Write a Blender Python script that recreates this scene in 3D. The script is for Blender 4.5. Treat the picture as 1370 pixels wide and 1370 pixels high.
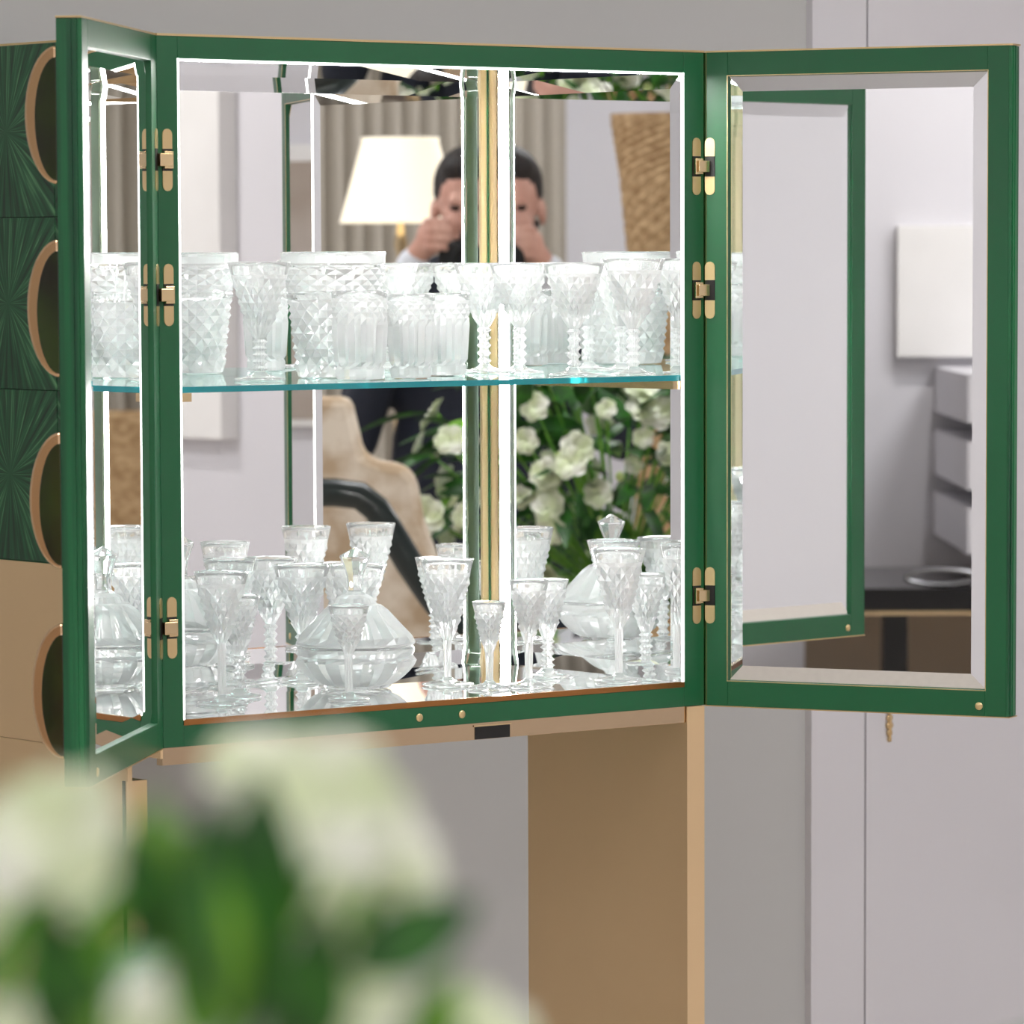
import bpy, bmesh, math, random
from math import sin, cos, pi, radians, sqrt
from mathutils import Vector, Matrix, Quaternion, noise
random.seed(7)
S = bpy.context.scene
for o in list(bpy.data.objects): bpy.data.objects.remove(o)
COL = S.collection

# ------------------------------------------------------------------ camera
H0 = 1.06                                   # height of the cabinet underside above the floor
CAM = Vector((-2.6276, -3.8745, 0.4792 + H0))
Rv = Vector((0.78381, -0.62099, -0.00382)); Uv = Vector((0.05527, 0.06362, 0.99644)); Fv = Vector((0.61854, 0.78123, -0.08419))
cd = bpy.data.cameras.new('camera'); cam = bpy.data.objects.new('camera', cd); COL.objects.link(cam)
cam.matrix_world = Matrix(((Rv.x, Uv.x, -Fv.x, CAM.x), (Rv.y, Uv.y, -Fv.y, CAM.y), (Rv.z, Uv.z, -Fv.z, CAM.z), (0, 0, 0, 1)))
cd.sensor_width = 36; cd.lens = 6347.6 / 1370 * 36
cd.shift_y = (885.2 - 685) / 1370
cd.clip_start = 0.01
cd.dof.use_dof = True; cd.dof.focus_distance = 5.0; cd.dof.aperture_fstop = cd.lens / 12.0
S.camera = cam
S.view_settings.view_transform = 'Standard'; S.view_settings.look = 'None'; S.view_settings.gamma = 1
S.view_settings.use_curve_mapping = False; S.view_settings.exposure = 0.0
cy = S.cycles
cy.max_bounces = 24; cy.transmission_bounces = 20; cy.glossy_bounces = 14; cy.diffuse_bounces = 4; cy.transparent_max_bounces = 12
cy.caustics_reflective = True; cy.caustics_refractive = True; cy.blur_glossy = 0.3; cy.sample_clamp_indirect = 12
cy.use_denoising = True
w = bpy.data.worlds.new('world'); S.world = w; w.use_nodes = True
w.node_tree.nodes['Background'].inputs[0].default_value = (0.9, 0.92, 1, 1); w.node_tree.nodes['Background'].inputs[1].default_value = 0.3
ROOM_LIGHT = 15.3                            # emission of the ceiling fill panels, added out of view
LED = 330.0                                   # emission of the cabinet's LED channels

# ------------------------------------------------------------------ materials
def lin(c):
    return tuple((x / 255 / 12.92) if x / 255 <= .04045 else ((x / 255 + .055) / 1.055) ** 2.4 for x in c) + (1,)
def mat(name, rgb, rough=.5, metal=0, **k):
    m = bpy.data.materials.new(name); m.use_nodes = True
    b = m.node_tree.nodes['Principled BSDF']
    b.inputs['Base Color'].default_value = lin(rgb); b.inputs['Roughness'].default_value = rough; b.inputs['Metallic'].default_value = metal
    for a, v in k.items():
        b.inputs[a.replace('_', ' ')].default_value = v
    return m
def N(m, t, **k):
    n = m.node_tree.nodes.new(t)
    for a, v in k.items(): setattr(n, a, v)
    return n
def L(m, a, b): m.node_tree.links.new(a, b)
def vary(m, scale, c1, c2, detail=3, stretch=(1, 1, 1), bump=0, lo=.35, hi=.65, coord='Object'):
    b = m.node_tree.nodes['Principled BSDF']
    tc = N(m, 'ShaderNodeTexCoord'); mp = N(m, 'ShaderNodeMapping'); mp.inputs['Scale'].default_value = stretch
    nz = N(m, 'ShaderNodeTexNoise'); nz.inputs['Scale'].default_value = scale; nz.inputs['Detail'].default_value = detail
    r = N(m, 'ShaderNodeValToRGB'); r.color_ramp.elements[0].color = lin(c1); r.color_ramp.elements[1].color = lin(c2)
    r.color_ramp.elements[0].position = lo; r.color_ramp.elements[1].position = hi
    L(m, tc.outputs[coord], mp.inputs[0]); L(m, mp.outputs[0], nz.inputs[0]); L(m, nz.outputs[0], r.inputs[0]); L(m, r.outputs[0], b.inputs['Base Color'])
    if bump:
        bp = N(m, 'ShaderNodeBump'); bp.inputs['Strength'].default_value = bump; bp.inputs['Distance'].default_value = .002
        L(m, nz.outputs[0], bp.inputs['Height']); L(m, bp.outputs[0], b.inputs['Normal'])
    return m
def emis(name, rgb, s):
    m = bpy.data.materials.new(name); m.use_nodes = True; nt = m.node_tree; nt.nodes.remove(nt.nodes['Principled BSDF'])
    e = N(m, 'ShaderNodeEmission'); e.inputs[0].default_value = lin(rgb); e.inputs[1].default_value = s
    L(m, e.outputs[0], nt.nodes['Material Output'].inputs[0]); return m

GREEN = vary(mat('green_lacquer', (1, 80, 42), .38, 0, Coat_Weight=.2, Coat_Roughness=.2), 3, (1, 80, 42), (3, 88, 48))
STRAW_EDGE = vary(mat('green_straw_strips', (8, 84, 50), .35), 60, (2, 58, 34), (30, 112, 66), 4, (1, 1, .03))
BRASS = vary(mat('polished_brass', (226, 200, 156), .16, 1), 6, (220, 194, 150), (230, 205, 162))
SATIN = vary(mat('satin_bronze', (236, 208, 166), .5, 1), 2.5, (232, 204, 162), (240, 212, 170))
PALEBRASS = mat('pale_brass', (226, 200, 150), .3, 1)
MIRROR = mat('mirror_silvering', (247, 248, 248), .0, 1)
BLACK = mat('black_recess', (10, 8, 8), .4)
TEAL = mat('polished_glass_edge', (40, 165, 175), .1, 0, Transmission_Weight=.5)
LEDM = emis('led_diffuser', (255, 253, 250), LED)
LEDTOP = emis('led_top_channel', (255, 253, 250), LED * .5)
PANELM = emis('fill_panel_glow', (251, 250, 251), ROOM_LIGHT)

def starburst():
    m = mat('straw_marquetry_starburst', (20, 70, 40), .38)
    b = m.node_tree.nodes['Principled BSDF']
    tc = N(m, 'ShaderNodeTexCoord'); sp = N(m, 'ShaderNodeSeparateXYZ'); L(m, tc.outputs['Object'], sp.inputs[0])
    at = N(m, 'ShaderNodeMath', operation='ARCTAN2'); L(m, sp.outputs['Y'], at.inputs[0]); L(m, sp.outputs['Z'], at.inputs[1])
    sc = N(m, 'ShaderNodeMath', operation='MULTIPLY'); sc.inputs[1].default_value = 9; L(m, at.outputs[0], sc.inputs[0])
    ln = N(m, 'ShaderNodeVectorMath', operation='LENGTH'); L(m, tc.outputs['Object'], ln.inputs[0])
    s2 = N(m, 'ShaderNodeMath', operation='MULTIPLY'); s2.inputs[1].default_value = 6; L(m, ln.outputs['Value'], s2.inputs[0])
    cb = N(m, 'ShaderNodeCombineXYZ'); L(m, sc.outputs[0], cb.inputs[0]); L(m, s2.outputs[0], cb.inputs[1])
    nz = N(m, 'ShaderNodeTexNoise'); nz.inputs['Scale'].default_value = 1.6; nz.inputs['Detail'].default_value = 5; L(m, cb.outputs[0], nz.inputs[0])
    r = N(m, 'ShaderNodeValToRGB'); L(m, nz.outputs[0], r.inputs[0]); L(m, r.outputs[0], b.inputs['Base Color'])
    r.color_ramp.elements[0].position = .36; r.color_ramp.elements[0].color = lin((8, 40, 24)); r.color_ramp.elements[1].position = .72; r.color_ramp.elements[1].color = lin((96, 150, 104))
    e = r.color_ramp.elements.new(.55); e.color = lin((24, 84, 50))
    return m
STAR = starburst()

def crystal(name, tint=(255, 255, 255), body=.16):
    m = bpy.data.materials.new(name); m.use_nodes = True; nt = m.node_tree; nt.nodes.remove(nt.nodes['Principled BSDF'])
    g = N(m, 'ShaderNodeBsdfGlass'); g.inputs['Color'].default_value = lin(tint); g.inputs['Roughness'].default_value = 0; g.inputs['IOR'].default_value = 1.5
    t = N(m, 'ShaderNodeBsdfTranslucent'); t.inputs[0].default_value = (.97, .98, .98, 1)
    df = N(m, 'ShaderNodeBsdfDiffuse'); df.inputs[0].default_value = (.97, .98, .98, 1)
    a = N(m, 'ShaderNodeMixShader'); a.inputs[0].default_value = .5; L(m, t.outputs[0], a.inputs[1]); L(m, df.outputs[0], a.inputs[2])
    mx = N(m, 'ShaderNodeMixShader'); mx.inputs[0].default_value = body
    L(m, g.outputs[0], mx.inputs[1]); L(m, a.outputs[0], mx.inputs[2]); L(m, mx.outputs[0], nt.nodes['Material Output'].inputs[0])
    return m
CUT = crystal('cut_crystal', body=.38)
CLEAR = crystal('clear_crystal', body=.09)
SHELFG = crystal('shelf_glass', (240, 252, 250), .03)

# ------------------------------------------------------------------ helpers
def meta(o, label=None, cat=None, group=None, kind=None):
    if label: o['label'] = label
    if cat: o['category'] = cat
    if group: o['group'] = group
    if kind: o['kind'] = kind
    return o
class MB:
    """collects geometry of ONE mesh object"""
    def __init__(s): s.v = []; s.f = []; s.sm = []
    def add(s, vs, fs, smooth=False):
        n = len(s.v); s.v += [tuple(v) for v in vs]
        for f in fs: s.f.append(tuple(n + i for i in f)); s.sm.append(smooth)
        return s
    def box(s, x0, x1, y0, y1, z0, z1):
        vs = [(x0, y0, z0), (x1, y0, z0), (x1, y1, z0), (x0, y1, z0), (x0, y0, z1), (x1, y0, z1), (x1, y1, z1), (x0, y1, z1)]
        return s.add(vs, [(3, 2, 1, 0), (4, 5, 6, 7), (0, 1, 5, 4), (1, 2, 6, 5), (2, 3, 7, 6), (3, 0, 4, 7)])
    def prism(s, pts, d, smooth=False):
        """pts: closed 3-D loop, extruded by vector d"""
        n = len(pts); p2 = [Vector(p) + Vector(d) for p in pts]
        s.add(list(pts) + p2, [tuple(range(n))[::-1], tuple(range(n, 2 * n))])
        m = len(s.v) - 2 * n
        for i in range(n): s.f.append((m + i, m + (i + 1) % n, m + n + (i + 1) % n, m + n + i)); s.sm.append(smooth)
        return s
    def lathe(s, prof, n=24, c=(0, 0, 0), smooth=True, axis='z'):
        vs = []
        for r, z in prof:
            for k in range(n):
                a = 2 * pi * k / n; p = (r * cos(a), r * sin(a), z)
                if axis == 'y': p = (p[0], p[2], p[1])
                if axis == 'x': p = (p[2], p[0], p[1])
                vs.append((c[0] + p[0], c[1] + p[1], c[2] + p[2]))
        fs = [(i * n + k, i * n + (k + 1) % n, (i + 1) * n + (k + 1) % n, (i + 1) * n + k) for i in range(len(prof) - 1) for k in range(n)]
        return s.add(vs, fs, smooth)
    def tube(s, pts, r, n=10, smooth=True, flat=None, cap=True):
        pts = [Vector(p) for p in pts]; rr = r if hasattr(r, '__len__') else [r] * len(pts)
        vs = []; up0 = Vector((0, 0, 1))
        for i, p in enumerate(pts):
            t = (pts[min(i + 1, len(pts) - 1)] - pts[max(i - 1, 0)]).normalized()
            a = t.cross(up0 if abs(t.z) < .95 else Vector((1, 0, 0))).normalized(); b = a.cross(t)
            for k in range(n):
                q = 2 * pi * k / n
                ra, rb = (rr[i], rr[i]) if flat is None else flat
                vs.append(p + a * cos(q) * ra + b * sin(q) * rb)
        fs = [(i * n + k, i * n + (k + 1) % n, (i + 1) * n + (k + 1) % n, (i + 1) * n + k) for i in range(len(pts) - 1) for k in range(n)]
        if cap: fs += [tuple(range(n))[::-1], tuple(range((len(pts) - 1) * n, len(pts) * n))]
        return s.add(vs, fs, smooth)
    def ball(s, c, r, n=12, m=8):
        r = r if hasattr(r, '__len__') else (r, r, r)
        vs = [(c[0] + r[0] * sin(pi * i / m) * cos(2 * pi * k / n), c[1] + r[1] * sin(pi * i / m) * sin(2 * pi * k / n), c[2] - r[2] * cos(pi * i / m)) for i in range(m + 1) for k in range(n)]
        fs = [(i * n + k, i * n + (k + 1) % n, (i + 1) * n + (k + 1) % n, (i + 1) * n + k) for i in range(m) for k in range(n)]
        return s.add(vs, fs, True)
    def mesh(s, name):
        me = bpy.data.meshes.new(name); me.from_pydata(s.v, [], s.f); me.validate()
        if len(me.polygons) == len(s.sm): me.polygons.foreach_set('use_smooth', s.sm)
        me.update(); return me
    def build(s, name, material, parent=None, loc=(0, 0, 0), bevel=0, recentre=False):
        me = s.mesh(name)
        o = bpy.data.objects.new(name, me); COL.objects.link(o); o.location = loc
        if parent: o.parent = parent
        me.materials.append(material)
        if bevel:
            b = o.modifiers.new('bevel', 'BEVEL'); b.width = bevel; b.segments = 2; b.limit_method = 'ANGLE'
        return o
def empty(name, loc, rz=0, parent=None, **k):
    o = bpy.data.objects.new(name, None); COL.objects.link(o); o.location = loc; o.rotation_euler = (0, 0, rz); o.empty_display_size = .05
    if parent: o.parent = parent
    return meta(o, **k)
def copy_tree(o, parent=None):
    c = o.copy(); COL.objects.link(c)
    if parent: c.parent = parent
    for ch in list(o.children): copy_tree(ch, c)
    return c

# ------------------------------------------------------------------ room
XL, XR, YF, YB, ZC = -6.5, 4.2, -6.8, .75, 3.1
WALL = vary(mat('grey_wall_paint', (192, 192, 191), .75), 1.2, (190, 190, 189), (195, 195, 194))
WALLW = vary(mat('white_wall_paint', (222, 220, 225), .7), 1.2, (220, 218, 223), (225, 223, 228))
CEIL = mat('ceiling_paint', (235, 235, 235), .8)
FLOORM = vary(mat('beige_carpet', (202, 194, 184), .95), 80, (196, 188, 178), (208, 200, 190), bump=.3)
def st(name, mb, m, **k):
    return meta(mb.build(name, m), kind='structure', **k)
st('floor', MB().box(XL, XR, YF, YB + .1, -.05, 0), FLOORM)
st('ceiling', MB().box(XL, XR, YF, YB + .1, ZC, ZC + .05), CEIL)
st('wall_back', MB().box(XL, XR, YB, YB + .1, 0, ZC), WALL)
st('wall_left', MB().box(XL - .1, XL, YF, YB + .1, 0, ZC), WALLW)
st('wall_right', MB().box(XR, XR + .1, YF, YB + .1, 0, ZC), WALLW)
st('wall_front', MB().box(XL, XR, YF - .1, YF, 0, ZC), WALLW)
st('trim_1', MB().box(1.525, 1.6195, YB - .012, YB, 0, ZC), WALLW)
d1 = st('door_1', MB().box(1.6225, 2.45, YB - .012, YB, .01, ZC - .01), WALLW)
e = MB()
ez = .944; ex = 1.662
e.lathe([(.0001, -.004), (.0045, -.003), (.0045, .0), (.0001, .001)], 12, (ex, YB - .013, ez), axis='y')
for dz, r in ((.012, .0042), (0, .0062), (-.012, .0048), (-.022, .0058), (-.032, .0042), (-.040, .0026)):
    for sx in (-1, 1): e.ball((ex + sx * r * .55, YB - .0145, ez + dz), (r * .55, .003, .0045), 8, 6)
e.ball((ex, YB - .015, ez - .020), (.0028, .004, .024), 8, 8)
meta(e.build('escutcheon', BRASS, d1), label='ornate brass keyhole escutcheon')
st('trim_2', MB().box(-6.49, -6.0, YB - .05, YB, 0, ZC), WALLW)
k = 0
for x in (-4.6, -1.6, 1.4):  # unseen panels added overhead to light the room
    for y in (-5.2, -1.9):
        k += 1
        t = empty('ceiling_fill', (x, y, ZC), label='added ceiling fill panel, ' + {1: 'above the lit table lamp', 2: 'above the black desk', 3: 'above the standing person', 4: 'above the open cabinet front', 5: 'above the large white canvas', 6: 'above the door with the brass escutcheon'}[k], cat='ceiling light', group='added ceiling fill panels')
        MB().box(-.62, .62, -.42, .42, -.03, 0).build('light_frame', WALLW, t)
        MB().box(-.58, .58, -.38, .38, -.036, -.031).build('diffuser', PANELM, t)

for sx_, sy_, tx_, ty_, tz_, pw_, lb in ((-5.35, -1.0, XL, -1.0, 1.7, 55, 'small white ceiling spotlight washing the wall above the black desk'), (2.9, -5.5, XR, -5.5, 1.6, 60, 'small white ceiling spotlight aimed at the large white canvas')):
    t = empty('spotlight', (sx_, sy_, ZC), label=lb, cat='spotlight')
    dv = (Vector((tx_, ty_, tz_)) - Vector((sx_, sy_, ZC - .12))).normalized()
    MB().lathe([(.0001, -.012), (.04, -.012), (.04, 0), (.0001, 0)], 20).build('ceiling_rose', WALLW, t)
    p0 = Vector((0, 0, -.12)); MB().tube([p0 - dv * .07, p0 + dv * .03], .032, 16).build('spot_barrel', WALLW, t)
    ldt = bpy.data.lights.new('spot_lamp', 'SPOT'); ldt.energy = pw_; ldt.spot_size = radians(75); ldt.spot_blend = .8; ldt.shadow_soft_size = .03; ldt.color = (1, .97, .94)
    lo = bpy.data.objects.new('spot_lamp', ldt); COL.objects.link(lo); lo.parent = t; lo.location = p0 + dv * .05; lo.rotation_euler = dv.to_track_quat('-Z', 'Y').to_euler()
# ------------------------------------------------------------------ cabinet
W, D, Hc = .7047, .338, .70
X0, X1, Z0, Z1 = .0245, .6765, .0265, .678      # the opening = the mirrored box
CO = Vector((0, 0, H0))
cab = empty('bar_cabinet', CO, label='green lacquer bar cabinet with open mirrored doors on brass legs', cat='cabinet')
ff = MB()
ff.box(0, X0, 0, .02, 0, Hc).box(X1, W, 0, .02, 0, Hc).box(X0, X1, 0, .02, Z1, Hc).box(X0, X1, 0, .02, 0, .021)
ff.build('face_frame', GREEN, cab, bevel=.0007)
MB().box(0, .012, .02, .36, .0, Hc).build('side_panel', GREEN, cab)
MB().box(W - .012, W, .02, .36, 0, Hc).build('side_panel', STRAW_EDGE, cab)
MB().box(.012, W - .012, .02, .36, Hc - .012, Hc - .0005).build('top_panel', GREEN, cab)
MB().box(.012, W - .012, .02, .36, .0005, .012).build('bottom_panel', GREEN, cab)
MB().box(.012, W - .012, .348, .36, .012, Hc - .012).build('back_panel', GREEN, cab)
MB().box(0, W, -.0008, .36, Hc, Hc + .0022).build('brass_edge_line', PALEBRASS, cab)
MB().box(W + .0006, W + .0024, -.003, .012, 0, Hc).build('brass_edge_line', BRASS, cab)
tile = None
for r in range(3):
    for c in range(2):
        o = MB().box(-.0035, 0, -.0896, .0896, -.0871, .0871).build('marquetry_tile', STAR, cab, (0, .09 + c * .18, .70 - .0875 - r * .175), bevel=.0006) if tile is None else tile.copy()
        if tile is None: tile = o
        else: COL.objects.link(o); o.location = (0, .09 + c * .18, .70 - .0875 - r * .175)
meta(MB().box(-.003, 0, .001, .36, -.0105, .1735).build('side_apron', SATIN, cab), label='plain bronze-coloured metal lower side panel')
MB().box(-.0015, .004, .062, .36, -.038, -.0112).build('side_rail', SATIN, cab)
MB().box(0, W - .0245, .002, .012, -.0175, -.0003).build('front_apron', mat('apron_brass', (206, 180, 146), .14, 1), cab)
MB().box(.392, .438, .0012, .0019, -.0172, -.0040).build('apron_reflection_dark', BLACK, cab)  # dark reflection in the apron, put in as a thin black plate
MB().box(.390, .440, .0010, .0019, -.0040, -.0022).build('apron_reflection_rim', BRASS, cab)  # gold rim of that reflection, put in as a brass strip
# legs : two metal slab panels down to the floor
MB().box(W - .0245, W, -.0005, .001, -H0, -.0005).box(W - .0238, W, .001, .276, -H0, -.0005).build('leg', SATIN, cab)
MB().box(-.0004, .003, .0685, .0735, -H0, -.0385).build('leg_reveal', BLACK, cab)
MB().box(.0, .0245, .066, .068, -H0, -.0385).box(.001, .0238, .0705, .34, -H0, -.0385).build('leg', SATIN, cab)

def bevel_mirror(p0, ux, uy, wdt, hgt, n, b=.0165, dp=.0015, b0=None, b1=None):
    """bevelled mirror: flat field with sloping borders; p0 corner, ux/uy unit edges, n the facing normal"""
    p0 = Vector(p0); ux = Vector(ux); uy = Vector(uy); n = Vector(n); b0 = b if b0 is None else b0; b1 = b if b1 is None else b1
    o = [p0, p0 + ux * wdt, p0 + ux * wdt + uy * hgt, p0 + uy * hgt]
    i = [p0 + ux * b0 + uy * b, p0 + ux * (wdt - b1) + uy * b, p0 + ux * (wdt - b1) + uy * (hgt - b), p0 + ux * b0 + uy * (hgt - b)]
    i = [q + n * dp for q in i]; bk = [q - n * .002 for q in o]
    f = [(4, 5, 6, 7)] + [(k, (k + 1) % 4, 4 + (k + 1) % 4, 4 + k) for k in range(4)] + [(8 + k, 8 + (k + 1) % 4, (k + 1) % 4, k) for k in range(4)] + [(11, 10, 9, 8)]
    if ux.cross(uy).dot(n) < 0: f = [q[::-1] for q in f]
    return MB().add(o + i + bk, f)
hh = Z1 - Z0
BRW = .012
bevel_mirror((X0 + .001, D, Z0), (1, 0, 0), (0, 0, 1), X1 - BRW - X0 - .001, hh, (0, -1, 0), b1=.0006).build('back_mirror', MIRROR, cab)
TLT = .0040       # the side mirror stands a quarter of a degree off square
bevel_mirror((X1 - sin(TLT) * (D - .003), .003, Z0), (sin(TLT), cos(TLT), 0), (0, 0, 1), D - .0175 - .003, hh, (-cos(TLT), sin(TLT), 0), b1=.0006).build('side_mirror', MIRROR, cab)
bevel_mirror((X0 - .001, .003, Z0), (0, 1, 0), (0, 0, 1), D - .003, hh, (1, 0, 0)).build('side_mirror', MIRROR, cab)
MB().box(X0, X1, .003, D, Z0 - .005, Z0).build('floor_mirror', MIRROR, cab)
MB().box(X0, X1, .02, D, Z1, Z1 + .004).build('ceiling_mirror', MIRROR, cab)
CORNERB = mat('satin_corner_brass', (244, 226, 192), .4, 1)
MB().box(X1 - BRW, X1 - .003, D - .002, D + .002, Z0, Z1).build('corner_strip', CORNERB, cab)
MB().box(X1 - .002, X1 + .002, D - .017, D - .003, Z0, Z1).build('corner_strip', CORNERB, cab)
MB().box(X1 - .0036, X1 - .0002, D - .0034, D - .0004, Z0, Z1).build('corner_gasket', GREEN, cab)
cx_, cy_ = X1 - .0085, D - .0385        # diagonal light channel facing the opening
def diag(w0, w1, n0, n1):
    u = Vector((.53, -.848)); nn_ = Vector((-.848, -.53)); c = Vector((cx_, cy_))
    return [(*(c + u * a + nn_ * b), Z0 + .0005) for a, b in ((w0, n0), (w1, n0), (w1, n1), (w0, n1))]
MB().prism(diag(-.0060, .0060, -.0030, 0), (0, 0, Z1 - Z0 - .001)).build('corner_channel', mat('grey_green_metal', (168, 186, 170), .3, 1), cab)
MB().prism(diag(-.0056, .0056, .0001, .0006), (0, 0, Z1 - Z0 - .001)).build('corner_light', LEDM, cab)
MB().box(X0, X1, .001, .010, Z1 - .0016, Z1).build('light_channel', LEDTOP, cab)
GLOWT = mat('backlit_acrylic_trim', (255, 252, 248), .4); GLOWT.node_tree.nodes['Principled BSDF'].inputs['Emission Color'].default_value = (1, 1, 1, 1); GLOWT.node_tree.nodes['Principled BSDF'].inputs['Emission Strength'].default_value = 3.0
q = .0016
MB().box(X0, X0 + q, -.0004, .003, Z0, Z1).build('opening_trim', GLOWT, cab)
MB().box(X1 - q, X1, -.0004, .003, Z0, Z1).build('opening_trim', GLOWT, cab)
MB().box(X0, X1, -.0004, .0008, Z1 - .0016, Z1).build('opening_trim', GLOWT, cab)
MB().box(X0, X1, -.0006, .004, .0212, Z0 + .0004).build('sill_trim', mat('antique_brass', (176, 122, 72), .25, 1), cab)
sh = MB().box(X0 + .004, X1 - .002, .006, D - .003, .3503, .3563).build('glass_shelf', SHELFG, cab)
MB().box(X0 + .004, X1 - .002, .0048, .0059, .3503, .3563).build('shelf_edge', TEAL, cab)
MB().box(X1 - .012, X1 - .0005, .004, .24, .3415, .3500).build('shelf_bracket', BRASS, cab)
MB().box(X0 + .003, X0 + .016, .004, .015, .3415, .3500).build('shelf_bracket', BRASS, cab)

def pill(mb, x, z0, z1, wd, y0, y1, top=True):
    """one rounded-end brass plate half (rounded at the top or at the bottom)"""
    r = wd / 2; s = 1 if top else -1; zc = z1 - r if top else z0 + r; zf = z0 if top else z1
    pts = [(x - r, y0, zf), (x - r, y0, zc)] + [(x - r * cos(a), y0, zc + s * r * sin(a)) for a in [pi * k / 8 for k in range(1, 8)]] + [(x + r, y0, zc), (x + r, y0, zf)]
    mb.prism(pts, (0, y1 - y0, 0))
def hinge_half(x, zc, parent, y=0, sgn=-1, wd=.0115):
    """sgn: side the plate faces (y direction)"""
    h = .0305
    for a_, b_, tp in ((zc + .0108, zc + h, True), (zc - h, zc - .0108, False)):
        m = MB(); pill(m, x, a_, b_, wd, y, y + sgn * .0009, tp); m.build('hinge_plate', PALEBRASS, parent)
    MB().box(x - wd / 2, x + wd / 2, min(y, y + sgn * .0006), max(y, y + sgn * .0006), zc - .0108, zc + .0108).build('hinge_recess', BLACK, parent)
HZ = (.579, .447, .119)
def disc(x, z, parent, y, sgn=-1, r=.0042):
    m = MB().lathe([(.0001, 0), (r, 0), (r, .0007), (r * .8, .0012), (.0001, .0012)], 20, (0, 0, 0), True)
    vs = [(v[0] + x, y + sgn * v[2], v[1] + z) for v in m.v]; m.v = vs
    m.build('magnet_catch', PALEBRASS, parent)
for z in HZ:
    for x, s in ((.0112, 1), (W - .0108, -1)):
        h = bpy.data.objects.new('hinge', None); COL.objects.link(h); h.parent = cab; h.location = (0, 0, 0)
        hinge_half(x, z, h)
        # knuckle: a C-shaped pair of links bridging towards the door
        k = MB(); a, b = (x - .013, x + .002) if s > 0 else (x - .002, x + .013)
        k.box(a, b, -.0075, -.0012, z - .0062, z + .0062)
        k2 = MB(); a, b = (x - .006, x + .0045) if s > 0 else (x - .0045, x + .006)
        k2.box(a, b, -.0050, -.0008, z - .0085, z + .0085)
        k.build('hinge_knuckle', BRASS, h, bevel=.0005); k2.build('hinge_link', BRASS, h, bevel=.0005)
disc(.318, .0105, cab, 0); disc(.3735, .0105, cab, 0)

def door(px, rz, wd, inner, label):
    """door leaf: local x from hinge to free edge, inner = sign of local y that the mirrored face looks to"""
    o = MB(); T = .024; s = inner
    def B(x0, x1, y0, y1, z0, z1): o.box(x0, x1, min(y0, y1), max(y0, y1), z0, z1)
    r = .0275
    B(.0012, r, -s * T, 0, 0, Hc); B(wd - r, wd - .004, -s * T, 0, 0, Hc); B(r, wd - r, -s * T, 0, 0, r); B(r, wd - r, -s * T, 0, Hc - .0255, Hc)
    B(r, wd - r, -s * T, -s * .010, r, Hc - .0255)
    dr = o.build('door', GREEN, cab, (px, 0, 0), bevel=.0006); dr.rotation_euler = (0, 0, rz); meta(dr, label=label)
    eb = MB()   # rounded marquetry band on the free edge
    for k in range(5):
        y0 = -s * T * k / 5; y1 = -s * T * (k + 1) / 5 + s * .0002
        xo = wd - .0012 * abs(k - 2) ** 1.2 * .6
        eb.box(wd - .004, xo, min(y0, y1), max(y0, y1), .0006, Hc - .0006)
    eb.build('edge_band', STRAW_EDGE, dr)
    MB().box(0.0012, wd, min(-s * T, 0), max(-s * T, 0), Hc, Hc + .0018).build('brass_edge_line', PALEBRASS, dr)
    MB().box(0.0012, wd, min(-s * T, 0), max(-s * T, 0), -.0012, 0).build('brass_edge_line', PALEBRASS, dr)
    bevel_mirror((r, -s * .004, r), (1, 0, 0), (0, 0, 1), wd - 2 * r, Hc - r - .0255, (0, s, 0)).build('door_mirror', MIRROR, dr)
    q = .0009
    t = MB(); ya, yb = sorted((-s * .0002, s * .0003))
    for a in ((r - q, r, r - q, Hc - .0255 + q), (wd - r, wd - r + q, r - q, Hc - .0255 + q)): t.box(a[0], a[1], ya, yb, a[2], a[3])
    t.box(r, wd - r, ya, yb, r - q, r).box(r, wd - r, ya, yb, Hc - .0255, Hc - .0255 + q)
    if inner < 0: t.build('mirror_trim', PALEBRASS, dr)
    for z in HZ: hinge_half(.0072, z, dr, 0, s)
    disc(wd - .034, .0105, dr, 0, s)
    return dr
AL, AR = .7794, 1.1194
dl = door(0, pi + AL, .3483, 1, 'left door leaf opened wide towards the viewer')
dr_ = door(W, -AR, .3489, -1, 'right door leaf opened to the right')
PULL = mat('dark_green_resin', (12, 34, 14), .08, 0, Coat_Weight=1.0)
vary(PULL, 14, (4, 12, 6), (34, 52, 14), 3)
ROSE = mat('rose_brass', (226, 190, 150), .16, 1)
for i in range(4):
    z = Hc * (i + .5) / 4; wd = .3483
    def half(rx, rz, dx, y0, dz=0, n=20):
        return [(0, -.024 - dx - rx * sin(pi * k / n), z + dz + rz * cos(pi * k / n)) for k in range(n + 1)]
    P_ = half(.030, .0625, 0, 0)
    m = MB().prism([(wd - .016, p[1], p[2]) for p in P_], (.014, 0, 0), False)
    pl = m.build('door_pull', ROSE, dl, bevel=.0022)
    P2 = half(.0205, .0560, 0, 0, -.0035)
    MB().prism([(wd - .0165, p[1], p[2]) for p in P2], (.0155, 0, 0), False).build('door_pull_inlay', PULL, dl, bevel=.0006)

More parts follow.
